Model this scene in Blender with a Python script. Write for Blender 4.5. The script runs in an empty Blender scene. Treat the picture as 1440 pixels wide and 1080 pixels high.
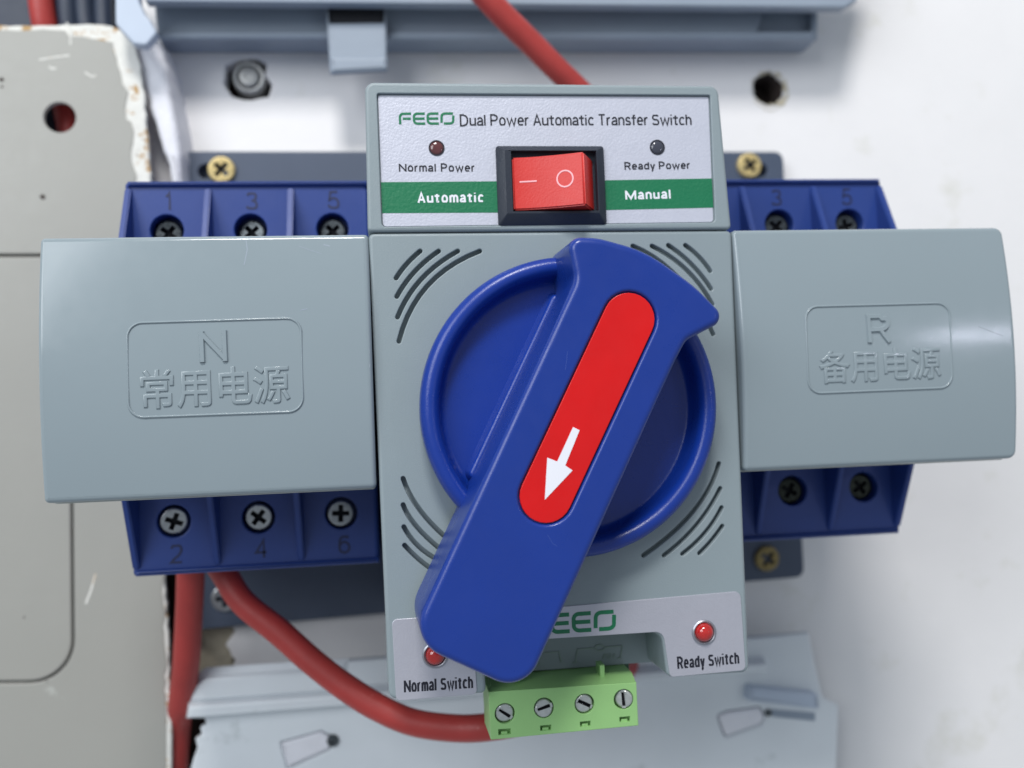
import bpy, bmesh, math, random
from mathutils import Vector, Matrix, noise
from mathutils.geometry import tessellate_polygon
random.seed(7)
R = math.radians
S = 0.001                      # everything below is measured in millimetres

# ---------------------------------------------------------------- camera
CAM = dict(yaw=0.1314, pitch=0.0405, roll=-0.038, x=-39.405, y=0.0, z=212.03, f=1300.0)
def _basis():
    a, p, r = CAM['yaw'], CAM['pitch'], CAM['roll']
    f = Vector((math.sin(a)*math.cos(p), math.sin(p), -math.cos(a)*math.cos(p)))
    rt = f.cross(Vector((0, 1, 0))).normalized(); up = rt.cross(f)
    return rt*math.cos(r)+up*math.sin(r), up*math.cos(r)-rt*math.sin(r), f
RT, UP, FW = _basis()
def toworld(v): return Vector((v[0]*S, -v[2]*S, v[1]*S))
cam_data = bpy.data.cameras.new('camera')
cam = bpy.data.objects.new('camera', cam_data)
bpy.context.scene.collection.objects.link(cam)
wx, wy, wz = toworld(RT), toworld(UP), toworld(-FW)
m = Matrix((wx.normalized(), wy.normalized(), wz.normalized())).transposed().to_4x4()
m.translation = toworld((CAM['x'], CAM['y'], CAM['z']))
cam.matrix_world = m
cam_data.sensor_width = 36; cam_data.lens = CAM['f']/1440*36
cam_data.clip_start = 0.01; cam_data.clip_end = 50
cam_data.dof.use_dof = True
cam_data.dof.focus_distance = 0.204
cam_data.dof.aperture_fstop = 9.5
bpy.context.scene.camera = cam

def at(u, v, z):
    """photo pixel -> (x, y) in mm on the plane lying z mm in front of the device face"""
    d = RT*(u-720) + UP*(540-v) + FW*CAM['f']
    t = (z-CAM['z'])/d.z
    return (CAM['x']+d.x*t, CAM['y']+d.y*t)
def ats(pts, z): return [at(u, v, z) for u, v in pts]
def ppm(z): return CAM['f']/(CAM['z']-z)      # photo pixels per mm at depth z

# ---------------------------------------------------------------- world, lamps, exposure
sc = bpy.context.scene
sc.view_settings.view_transform = 'Standard'; sc.view_settings.look = 'None'
sc.view_settings.exposure = 0; sc.view_settings.gamma = 1
w = bpy.data.worlds.new('World'); sc.world = w; w.use_nodes = True
bg = w.node_tree.nodes['Background']
bg.inputs[0].default_value = (0.80, 0.90, 1.0, 1); bg.inputs[1].default_value = 0.40
def lamp(name, loc, target, sx, sy, power, col):
    l = bpy.data.lights.new(name, 'AREA'); l.shape = 'RECTANGLE'; l.size = sx*S; l.size_y = sy*S
    l.energy = power; l.color = col
    o = bpy.data.objects.new(name, l); sc.collection.objects.link(o)
    o.location = toworld(loc)
    o.rotation_euler = (toworld(target)-toworld(loc)).to_track_quat('-Z', 'Y').to_euler()
    return o
lamp('ceiling_lamp', (-150, 1000, 780), (0, 0, -60), 300, 220, 12.5, (1, .985, .96))
lamp('left_fill', (-760, 480, 860), (0, 0, -60), 700, 600, 8.0, (.92, .96, 1))  # added soft fill from the front left
lamp('streak_lamp', (440, 73, 495), (104, 17, 0), 66, 9, 0.10, (.84, .84, 1))  # added small strip, mirrored as the streak on the right cover

# ---------------------------------------------------------------- materials
def lin(c):
    return tuple((x/255/12.92 if x/255 <= .04045 else ((x/255+.055)/1.055)**2.4) for x in c)+(1,)
def mat(name, rgb, rough=.4, metal=0, bump=0, bscale=3.0, var=.05, vscale=.12, spec=.5, blotch=None, coat=0, rvar=.08):
    """rgb = base colour (sRGB 0-255); bscale/vscale in 1/mm"""
    m = bpy.data.materials.new(name); m.use_nodes = True
    nt = m.node_tree; N = nt.nodes; Lk = nt.links
    b = N['Principled BSDF']
    b.inputs['Metallic'].default_value = metal
    b.inputs['Specular IOR Level'].default_value = spec
    b.inputs['Coat Weight'].default_value = coat
    b.inputs['Coat Roughness'].default_value = .12
    tc = N.new('ShaderNodeTexCoord')
    n1 = N.new('ShaderNodeTexNoise'); n1.inputs['Scale'].default_value = vscale*1000; n1.inputs['Detail'].default_value = 6
    Lk.new(tc.outputs['Object'], n1.inputs['Vector'])
    mx = N.new('ShaderNodeMix'); mx.data_type = 'RGBA'
    c = lin(rgb)
    mx.inputs[6].default_value = tuple(x*(1-var*1.6) for x in c[:3])+(1,)
    mx.inputs[7].default_value = tuple(min(1, x*(1+var)) for x in c[:3])+(1,)
    Lk.new(n1.outputs['Fac'], mx.inputs[0])
    out = mx.outputs[2]
    if blotch:                          # (rgb, scale, threshold, softness): stains and rust of their own shape
        for (rgb2, bs, th, so) in blotch:
            n3 = N.new('ShaderNodeTexNoise'); n3.inputs['Scale'].default_value = bs*1000; n3.inputs['Detail'].default_value = 8
            n3.inputs['Roughness'].default_value = .65
            Lk.new(tc.outputs['Object'], n3.inputs['Vector'])
            mr = N.new('ShaderNodeMapRange'); mr.inputs['From Min'].default_value = th; mr.inputs['From Max'].default_value = th+so
            Lk.new(n3.outputs['Fac'], mr.inputs['Value'])
            m2 = N.new('ShaderNodeMix'); m2.data_type = 'RGBA'
            Lk.new(mr.outputs[0], m2.inputs[0]); Lk.new(out, m2.inputs[6]); m2.inputs[7].default_value = lin(rgb2)
            out = m2.outputs[2]
    Lk.new(out, b.inputs['Base Color'])
    r1 = N.new('ShaderNodeMapRange'); r1.inputs['To Min'].default_value = max(.03, rough-rvar); r1.inputs['To Max'].default_value = min(1, rough+rvar)
    n4 = N.new('ShaderNodeTexNoise'); n4.inputs['Scale'].default_value = 260; n4.inputs['Detail'].default_value = 7
    Lk.new(tc.outputs['Object'], n4.inputs['Vector']); Lk.new(n4.outputs['Fac'], r1.inputs['Value'])
    Lk.new(r1.outputs[0], b.inputs['Roughness'])
    if bump:
        n2 = N.new('ShaderNodeTexNoise'); n2.inputs['Scale'].default_value = bscale*1000; n2.inputs['Detail'].default_value = 3
        Lk.new(tc.outputs['Object'], n2.inputs['Vector'])
        bp = N.new('ShaderNodeBump'); bp.inputs['Strength'].default_value = bump; bp.inputs['Distance'].default_value = .0002
        Lk.new(n2.outputs['Fac'], bp.inputs['Height']); Lk.new(bp.outputs[0], b.inputs['Normal'])
    return m
MT = {
 'wall': mat('white_wall_paint', (235, 233, 233), .55, bump=.45, bscale=.25, var=.04, vscale=.03, blotch=[((219, 217, 210), .035, .58, .15), ((200, 196, 186), .3, .75, .04)]),
 'plaster': mat('bare_plaster', (176, 168, 150), .9, bump=1, bscale=.6, var=.25, vscale=.3),
 'cavity': mat('dark_cavity', (60, 50, 46), .9, var=.3, vscale=.2),
 'torn': mat('torn_white_paint', (228, 228, 234), .6, bump=1, bscale=.5, var=.06, vscale=.2),
 'panel': mat('grey_panel_paint', (157, 156, 150), .38, bump=.12, bscale=.5, var=.04, vscale=.03, blotch=[((190, 192, 186), .09, .70, .06), ((120, 118, 110), .16, .735, .03)]),
 'chip': mat('chipped_panel_edge', (225, 224, 218), .65, bump=1, bscale=.5, var=.10, vscale=.3, blotch=[((176, 138, 82), .16, .57, .05), ((96, 70, 50), .22, .66, .04)]),
 'housing': mat('grey_housing_plastic', (135, 147, 152), .42, bump=.34, bscale=4, var=.02, vscale=.1, blotch=[((164, 172, 176), 1.4, .74, .02)]),
 'cover': mat('glossy_grey_cover_plastic', (137, 149, 155), .15, bump=.05, bscale=.35, var=.02, vscale=.04, rvar=.06, blotch=[((168, 178, 184), 1.1, .745, .02)]),
 'blue': mat('blue_knob_plastic', (21, 52, 136), .30, bump=.09, bscale=3.5, var=.06, vscale=.08, rvar=.12, blotch=[((70, 96, 170), 1.3, .74, .02)]),
 'dialblue': mat('blue_dial_plastic', (18, 52, 142), .30, bump=.18, bscale=3.5, var=.06, vscale=.08, rvar=.12, blotch=[((70, 96, 170), 1.3, .72, .03)]),
 'block': mat('blue_terminal_plastic', (35, 61, 130), .42, bump=.2, bscale=2, var=.05, vscale=.1),
 'plate': mat('slate_mounting_plate', (70, 81, 100), .5, bump=.2, bscale=1, var=.06, vscale=.1),
 'silver': mat('silver_label_film', (198, 200, 213), .40, metal=.25, bump=.36, bscale=2.0, var=.03, vscale=1.0),
 'silver2': mat('silver_lower_label_film', (186, 186, 196), .38, metal=.45, bump=.28, bscale=2.6, var=.03, vscale=.8),
 'green': mat('green_print', (14, 112, 74), .45, bump=.5, bscale=1.4, var=.05),
 'ink': mat('dark_ink', (20, 22, 36), .5, var=.04),
 'white': mat('white_print', (228, 228, 236), .5, var=.02),
 'pink': mat('pale_rocker_print', (244, 176, 182), .45, var=.02),
 'red': mat('red_inlay_plastic', (208, 8, 10), .33, bump=.08, bscale=2, var=.09, vscale=.1),
 'rocker': mat('red_rocker_plastic', (204, 46, 40), .42, bump=.25, bscale=2, var=.05, vscale=.2),
 'black': mat('black_bezel_plastic', (38, 44, 56), .38, bump=.2, bscale=2, var=.08),
 'smoke': mat('smoked_lens', (62, 64, 76), .12, var=.1, vscale=.6, coat=.6),
 'wire': mat('red_cable_sheath', (172, 58, 54), .45, bump=.3, bscale=1, var=.14, vscale=.12, blotch=[((196, 110, 104), .3, .68, .06)]),
 'blackwire': mat('dark_cable_sheath', (42, 52, 70), .5, var=.1, vscale=.1),
 'connector': mat('green_connector_plastic', (144, 190, 122), .40, bump=.15, bscale=2.5, var=.04, vscale=.2),
 'darkgreen': mat('dark_green_socket', (48, 84, 60), .5, var=.1),
 'steel': mat('screw_steel', (176, 178, 180), .34, metal=.95, bump=.25, bscale=1.6, var=.12, vscale=.8, rvar=.14),
 'dullsteel': mat('dull_screw_steel', (92, 97, 100), .36, metal=.85, bump=.3, bscale=1.2, var=.25, vscale=.6, rvar=.14),
 'brass': mat('brass_screw', (214, 192, 134), .38, metal=.4, bump=.6, bscale=1.2, var=.2, vscale=.6),
 'rail': mat('pale_rail_plastic', (222, 227, 231), .42, bump=.35, bscale=.4, var=.05, vscale=.05, blotch=[((196, 202, 204), .05, .62, .1)]),
 'raildark': mat('grey_rail_metal', (143, 154, 168), .45, bump=.25, bscale=.4, var=.06, vscale=.05),
 'railblue': mat('pale_blue_broken_plastic', (184, 195, 211), .45, bump=.2, bscale=.4, var=.03),
 'number': mat('dark_blue_print', (24, 34, 76), .55, var=.05),
 'relief': mat('grey_recess_relief', (132, 148, 142), .5, var=.03),
 'wear': mat('pale_blue_wear', (58, 82, 156), .5, var=.1),
 'tan': mat('crumbling_tan_wall', (196, 186, 162), .9, bump=1, bscale=.7, var=.2, vscale=.5, blotch=[((222, 220, 216), .25, .52, .06)]),
 'smokered': mat('smoked_red_lens', (96, 52, 54), .12, var=.35, vscale=.5, coat=.6),
 'lip': mat('dusty_cover_rim', (176, 182, 178), .5, bump=.4, bscale=.8, var=.12, vscale=.3),
 'clampsteel': mat('bright_clamp_screw', (190, 194, 192), .3, metal=.55, bump=.3, bscale=1.6, var=.2, vscale=.9, rvar=.14),
 'darksteel': mat('shaded_tarnished_screw', (58, 62, 54), .4, metal=.6, bump=.4, bscale=1.2, var=.3, vscale=.6),  # tarnished steel with the shade under the right block put into its colour
 'shadebrass': mat('shade_darkened_brass', (150, 132, 84), .45, metal=.4, bump=.6, bscale=1.2, var=.35, vscale=.5),  # brass colour darkened for the shade under the right block
 'ring': mat('silver_ring', (158, 160, 168), .38, metal=.7, var=.05),
 'bolt': mat('zinc_bolt', (190, 190, 188), .45, metal=.6, bump=.5, bscale=1, var=.15, vscale=.5),
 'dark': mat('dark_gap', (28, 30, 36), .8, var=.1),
}
def lens_mat():
    m = mat('red_lens', (186, 34, 30), .10, var=.25, vscale=.5, coat=.8)
    b = m.node_tree.nodes['Principled BSDF']; b.inputs['Subsurface Weight'].default_value = .3; b.inputs['Subsurface Scale'].default_value = .002
    return m
MT['lens'] = lens_mat()

# ---------------------------------------------------------------- mesh helpers
def area(p): return sum(p[i][0]*p[(i+1) % len(p)][1]-p[(i+1) % len(p)][0]*p[i][1] for i in range(len(p)))/2
def ccw(p): return list(p) if area(p) > 0 else list(p)[::-1]
def offset(p, d):
    """move a CCW outline inward by d"""
    n = len(p); out = []
    for i in range(n):
        a, b, c = Vector(p[i-1]), Vector(p[i]), Vector(p[(i+1) % n])
        e1 = b-a; e2 = c-b
        if e1.length < 1e-7: e1 = e2
        if e2.length < 1e-7: e2 = e1
        e1.normalize(); e2.normalize()
        n1 = Vector((-e1.y, e1.x)); n2 = Vector((-e2.y, e2.x)); nn = n1+n2
        if nn.length < 1e-6: nn = n1
        nn.normalize(); k = d/max(.35, nn.dot(n1))
        out.append((b.x+nn.x*k, b.y+nn.y*k))
    return out
def rr(p, r, seg=6):
    """round the corners of a polygon; r = one radius or one per corner"""
    n = len(p); rs = r if isinstance(r, (list, tuple)) else [r]*n
    out = []
    for i in range(n):
        a, b, c = Vector(p[i-1]), Vector(p[i]), Vector(p[(i+1) % n])
        if rs[i] <= 0: out.append((b.x, b.y)); continue
        u = (a-b); v = (c-b); lu, lv = u.length, v.length; u.normalize(); v.normalize()
        ang = math.acos(max(-1, min(1, u.dot(v)))); d = min(rs[i]/math.tan(ang/2), lu*.48, lv*.48)
        p1 = b+u*d; p2 = b+v*d; bi = u+v
        if bi.length < 1e-4: out += [(p1.x, p1.y), (p2.x, p2.y)]; continue
        cc = b+bi.normalized()*(d/math.cos(ang/2)); e1 = p1-cc; e2 = p2-cc
        sweep = math.atan2(e1.x*e2.y-e1.y*e2.x, e1.dot(e2))
        for k in range(seg+1):
            t = sweep*k/seg; q = (cc.x+e1.x*math.cos(t)-e1.y*math.sin(t), cc.y+e1.x*math.sin(t)+e1.y*math.cos(t))
            out.append(q)
    res = [out[0]]
    for q in out[1:]:
        if abs(q[0]-res[-1][0])+abs(q[1]-res[-1][1]) > 1e-3: res.append(q)
    return res
def chaikin(p, it=2):
    for _ in range(it):
        q = []
        for i in range(len(p)):
            a, b = p[i], p[(i+1) % len(p)]
            q += [(a[0]*.75+b[0]*.25, a[1]*.75+b[1]*.25), (a[0]*.25+b[0]*.75, a[1]*.25+b[1]*.75)]
        p = q
    return p
def circle(c, r, n=32, jit=0):
    return [(c[0]+(r*(1+jit*random.uniform(-1, 1)))*math.cos(2*math.pi*k/n), c[1]+(r*(1+jit*random.uniform(-1, 1)))*math.sin(2*math.pi*k/n)) for k in range(n)]
def rect(x0, y0, x1, y1): return [(x0, y0), (x1, y0), (x1, y1), (x0, y1)]
def stadium(a, b, r, n=14):
    a, b = Vector(a), Vector(b); d = (b-a).normalized(); ang = math.atan2(d.y, d.x)
    out = []
    for c, s in ((b, -math.pi/2), (a, math.pi/2)):
        for k in range(n+1):
            t = ang+s+math.pi*k/n; out.append((c.x+r*math.cos(t), c.y+r*math.sin(t)))
    return out
def ribbon(pts, wd, cap=True, n=5):
    """outline of a stroke of width wd along an open path, round ends"""
    P = [Vector(q) for q in pts]; L = []; Rr = []
    for i, q in enumerate(P):
        t = (P[min(i+1, len(P)-1)]-P[max(i-1, 0)]).normalized(); nn = Vector((-t.y, t.x))*wd/2
        L.append(q+nn); Rr.append(q-nn)
    out = [(q.x, q.y) for q in Rr]
    t = (P[-1]-P[-2]).normalized(); a0 = math.atan2(t.y, t.x)-math.pi/2
    if cap: out += [(P[-1].x+wd/2*math.cos(a0+math.pi*k/n), P[-1].y+wd/2*math.sin(a0+math.pi*k/n)) for k in range(1, n)]
    out += [(q.x, q.y) for q in L[::-1]]
    t = (P[0]-P[1]).normalized(); a0 = math.atan2(t.y, t.x)-math.pi/2
    if cap: out += [(P[0].x+wd/2*math.cos(a0+math.pi*k/n), P[0].y+wd/2*math.sin(a0+math.pi*k/n)) for k in range(1, n)]
    return out
def ring(bm, p, z): return [bm.verts.new((x, y, z)) for x, y in p]
def bridge(bm, a, b, flip=False):
    n = len(a)
    for i in range(n):
        f = (a[i], a[(i+1) % n], b[(i+1) % n], b[i])
        try: bm.faces.new(f[::-1] if flip else f)
        except ValueError: pass
def cap(bm, loops, up=True):
    vs = [v for l in loops for v in l]
    tris = tessellate_polygon([[v.co.copy() for v in l] for l in loops])
    for t in tris:
        a, b, c = (vs[k] for k in t)
        nz = (b.co-a.co).cross(c.co-a.co).z
        if abs(nz) < 1e-12: continue
        f = (a, b, c) if (nz > 0) == up else (a, c, b)
        try: bm.faces.new(f)
        except ValueError: pass
def slab(bm, outline, z0, z1, r=0.0, draft=0.0, holes=(), seg=4, back=False):
    """solid plate from z0 (back) to z1 (front); outline gives the widest extent; front edge rounded by r.
    holes: (outline, depth, floor?, edge radius)"""
    o = ccw(outline)
    rings = [ring(bm, offset(o, -draft) if draft else o, z0)]
    if r > 0:
        rings.append(ring(bm, o, z1-r))
        for k in range(1, seg+1):
            a = math.pi/2*k/seg
            rings.append(ring(bm, offset(o, r*(1-math.cos(a))), z1-r+r*math.sin(a)))
        rings.append(ring(bm, offset(o, r+min(.12, r*.25)), z1))
    else:
        rings.append(ring(bm, o, z1))
    for a, b in zip(rings, rings[1:]): bridge(bm, a, b)
    if back: cap(bm, [ring(bm, o, z0)], up=False)
    loops = [rings[-1]]
    for (h, depth, floor, hr) in holes:
        h = ccw(h)
        hs = []
        if hr > 0:
            hs.append(ring(bm, offset(h, -hr*1.25), z1))
            for k in range(seg+1):
                a = math.pi/2*k/seg
                hs.append(ring(bm, offset(h, -hr*(1-math.sin(a))), z1-hr*(1-math.cos(a))))
        else: hs.append(ring(bm, h, z1))
        hs.append(ring(bm, h, z1-depth))
        for a, b in zip(hs, hs[1:]): bridge(bm, a, b, flip=False) if False else bridge(bm, b, a)
        if floor: cap(bm, [ring(bm, h, z1-depth)])
        loops.append(hs[0])
    cap(bm, loops)
    return bm
def lathe(bm, c, prof, n=48, close=True):
    """prof: (radius, z) from outside/bottom to centre/top"""
    rs = [ring(bm, circle(c, max(r_, 1e-4), n), z) for r_, z in prof]
    for a, b in zip(rs, rs[1:]): bridge(bm, a, b)
    if close: cap(bm, [rs[-1]])
def tube(bm, pts, r, n=16, sub=10):
    P = [Vector(p) for p in pts]; Q = []
    for i in range(len(P)-1):
        p0, p1, p2, p3 = P[max(i-1, 0)], P[i], P[i+1], P[min(i+2, len(P)-1)]
        for k in range(sub):
            t = k/sub
            Q.append(.5*((2*p1)+(-p0+p2)*t+(2*p0-5*p1+4*p2-p3)*t*t+(-p0+3*p1-3*p2+p3)*t**3))
    Q.append(P[-1])
    prev = None; up = Vector((0, 0, 1))
    first = None
    for i, q in enumerate(Q):
        t = (Q[min(i+1, len(Q)-1)]-Q[max(i-1, 0)]).normalized()
        a = t.cross(up)
        if a.length < .1: a = t.cross(Vector((1, 0, 0)))
        a.normalize(); b = a.cross(t)
        r_ = r*(1+.03*noise.noise(q*.09))
        rg = [bm.verts.new(q+a*r_*math.cos(2*math.pi*k/n)+b*r_*math.sin(2*math.pi*k/n)) for k in range(n)]
        if prev:
            for k in range(n): bm.faces.new((prev[k], prev[(k+1) % n], rg[(k+1) % n], rg[k]))
        else: first = rg
        prev = rg
    bm.faces.new(first[::-1]); bm.faces.new(prev)
def new(): return bmesh.new()

col = sc.collection
def link(name, bm, material, parent=None, origin=None, sharp=35, recalc=True, label=None):
    """bm in mm device axes -> ONE mesh object; vertices are stored about origin (mm) or about the parent's base"""
    o_mm = Vector(origin) if origin is not None else Vector((0, 0, 0))
    base = Vector(parent['base']) if parent is not None else Vector((0, 0, 0))
    if origin is None: o_mm = base.copy()
    if recalc: bmesh.ops.recalc_face_normals(bm, faces=bm.faces[:])
    for v in bm.verts: v.co = toworld(v.co-o_mm)
    me = bpy.data.meshes.new(name); bm.to_mesh(me); bm.free()
    for p in me.polygons: p.use_smooth = True
    me.set_sharp_from_angle(angle=R(sharp))
    me.materials.append(MT[material])
    o = bpy.data.objects.new(name, me); col.objects.link(o)
    o['base'] = tuple(o_mm)
    if parent is not None: o.parent = parent
    o.location = toworld(o_mm-base)
    if label: o['label'] = label
    return o
def empty(name, base):
    o = bpy.data.objects.new(name, None); col.objects.link(o); o.empty_display_size = .01
    o.location = toworld(base); o['base'] = tuple(base); return o
def tag(o, label=None, cat=None, group=None, kind=None):
    if label: o['label'] = label
    if cat: o['category'] = cat
    if group: o['group'] = group
    if kind: o['kind'] = kind
    return o
_cap = {}
def text_bm(s, bold=0.0, bevel=0.0, spacing=1.0):
    cu = bpy.data.curves.new('t', 'FONT'); cu.body = s; cu.size = 10; cu.offset = bold-bevel*.6
    cu.extrude = .02 if bevel else 0; cu.bevel_depth = bevel; cu.bevel_resolution = 2; cu.space_character = spacing; cu.resolution_u = 5
    o = bpy.data.objects.new('t', cu); col.objects.link(o)
    bpy.context.view_layer.update()
    dg = bpy.context.evaluated_depsgraph_get()
    me = bpy.data.meshes.new_from_object(o.evaluated_get(dg))
    bm = new(); bm.from_mesh(me)
    bpy.data.objects.remove(o); bpy.data.curves.remove(cu); bpy.data.meshes.remove(me)
    return bm
def text(name, s, pl, pr, cap_mm, z, material, parent, bold=0, thick=.12, bevel=0, spacing=1.0, bulge=None, bbox=False, label=None):
    """lay the words s between the points pl and pr (mm) with capitals cap_mm high"""
    bm = text_bm(s, bold, bevel=bevel, spacing=spacing)
    if 'H' not in _cap:
        h = text_bm('H'); _cap['H'] = max(v.co.y for v in h.verts); h.free()
    x0 = min(v.co.x for v in bm.verts); x1 = max(v.co.x for v in bm.verts)
    y0, H = 0, _cap['H']
    if bbox:
        y0 = min(v.co.y for v in bm.verts); H = max(v.co.y for v in bm.verts)-y0
    d = Vector(pr)-Vector(pl); ex = d/(x1-x0); ey = Vector((-d.y, d.x)).normalized()*(cap_mm/H)
    for v in bm.verts:
        q = Vector(pl)+ex*(v.co.x-x0)+ey*(v.co.y-y0)
        v.co = (q.x, q.y, z+(v.co.z if bevel else 0))
    bmesh.ops.remove_doubles(bm, verts=bm.verts[:], dist=1e-5)
    if not bevel:
        bmesh.ops.recalc_face_normals(bm, faces=bm.faces[:])
        r = bmesh.ops.extrude_face_region(bm, geom=bm.faces[:])
        bmesh.ops.translate(bm, verts=[e for e in r['geom'] if isinstance(e, bmesh.types.BMVert)], vec=(0, 0, thick))
    if bulge:
        for v in bm.verts: v.co.z += bulge(v.co.y)
    return link(name, bm, material, parent, label=label, sharp=50)
def _arc(cx, cy, rx, ry, a0, a1, n=9): return [(cx+rx*math.cos(R(a0+(a1-a0)*k/n)), cy+ry*math.sin(R(a0+(a1-a0)*k/n))) for k in range(n+1)]
XH = .73
def bowl(w_=.5): return _arc(w_/2, XH/2, w_/2, XH/2, 0, 360, 22)
GL = {   # letter: (advance width, strokes); capitals 1 high, small letters XH high
 'D': (.70, [[(0, 0), (0, 1), (.30, 1)]+_arc(.30, .5, .36, .5, 90, -90, 12)+[(0, 0)]]),
 'P': (.62, [[(0, 0), (0, 1), (.34, 1)]+_arc(.34, .735, .25, .265, 90, -90, 10)+[(0, .47)]]),
 'A': (.66, [[(0, 0), (.33, 1), (.66, 0)], [(.11, .32), (.55, .32)]]),
 'T': (.62, [[(0, 1), (.62, 1)], [(.31, 1), (.31, 0)]]),
 'S': (.60, [_arc(.30, .745, .27, .255, 20, 180, 10)+_arc(.30, .71, .27, .20, 190, 260, 4)+_arc(.30, .27, .29, .26, 80, -10, 6)+_arc(.30, .27, .29, .27, -20, -165, 10)]),
 'N': (.74, [[(0, 0), (0, 1)], [(.02, .97), (.72, .03)], [(.74, 0), (.74, 1)]]),
 'M': (.98, [[(0, 0), (0, 1)], [(.03, .96), (.49, .05), (.95, .96)], [(.98, 0), (.98, 1)]]),
 'R': (.66, [[(0, 0), (0, 1), (.37, 1)]+_arc(.37, .745, .25, .255, 90, -90, 10)+[(0, .49)], [(.36, .49), (.64, 0)]]),
 'u': (.48, [[(0, XH), (0, .26)]+_arc(.23, .25, .23, .25, 180, 340, 8), [(.48, XH), (.48, 0)]]),
 'a': (.48, [_arc(.24, .50, .21, .23, 160, 0, 8)+[(.455, .12), (.49, 0)], [(.45, .42), (.24, .39)]+_arc(.22, .20, .22, .19, 90, 270, 8)+_arc(.22, .26, .23, .25, -80, -10, 5)]),
 'l': (.0, [[(0, 0), (0, 1)]]),
 'o': (.50, [bowl()]),
 'w': (.84, [[(0, XH), (.20, 0), (.42, .66), (.64, 0), (.84, XH)]]),
 'e': (.49, [[(.01, .40), (.48, .40)]+_arc(.245, XH/2, .245, XH/2, 8, 320, 18)]),
 'r': (.26, [[(0, XH), (0, 0)], [(0, .42)]+_arc(.22, .46, .20, .25, 170, 70, 6)]),
 't': (.36, [[(.15, .93), (.15, .14)]+_arc(.27, .13, .12, .10, 180, 275, 4)+[(.36, .04)], [(-.10, XH-.04), (.40, XH-.04)]]),
 'm': (.74, [[(0, 0), (0, XH)], [(0, .48)]+_arc(.20, .48, .18, .24, 160, 0, 8)+[(.38, 0)], [(.38, .48)]+_arc(.57, .48, .18, .24, 160, 0, 8)+[(.75, 0)]]),
 'i': (.0, [[(0, 0), (0, XH)], [(0, .90), (0, 1)]]),
 'c': (.45, [_arc(.24, XH/2, .24, XH/2, 40, 320, 18)]),
 'n': (.46, [[(0, 0), (0, XH)], [(0, .46)]+_arc(.23, .47, .23, .25, 160, 0, 9)+[(.46, 0)]]),
 's': (.44, [_arc(.22, .55, .19, .18, 20, 180, 8)+_arc(.22, .53, .19, .15, 190, 260, 4)+_arc(.22, .19, .21, .18, 80, -10, 5)+_arc(.22, .19, .21, .18, -20, -165, 8)]),
 'f': (.30, [[(.12, 0), (.12, .84)]+_arc(.25, .85, .13, .14, 180, 80, 5), [(-.08, XH-.04), (.36, XH-.04)]]),
 'h': (.46, [[(0, 0), (0, 1)], [(0, .46)]+_arc(.23, .47, .23, .25, 160, 0, 9)+[(.46, 0)]]),
 'd': (.49, [[(.49, 0), (.49, 1)], _arc(.245, XH/2, .245, XH/2, 0, 360, 22)]),
 'y': (.46, [[(0, XH), (.24, 0)], [(.47, XH), (.22, -.08)]+_arc(.12, -.12, .11, .12, 20, -100, 5)]),
 '1': (.26, [[(0, .78), (.12, .84), (.22, 1), (.22, 0)]]),
 '2': (.54, [_arc(.27, .71, .26, .29, 165, -25, 10)+[(.40, .40), (.10, .14), (.0, 0), (.54, 0)]]),
 '3': (.54, [_arc(.26, .75, .23, .25, 165, -90, 12), _arc(.26, .26, .27, .26, 90, -165, 12)]),
 '4': (.56, [[(.42, 0), (.42, 1), (0, .30), (.56, .30)]]),
 '5': (.54, [[(.48, 1), (.10, 1), (.04, .52)]+_arc(.26, .32, .27, .32, 130, -165, 14)]),
 '6': (.54, [_arc(.28, .32, .26, .32, 180, 540, 20), [(.02, .34)]+_arc(.30, .5, .28, .5, 175, 45, 9)]),
 ' ': (.10, []),
}
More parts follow.
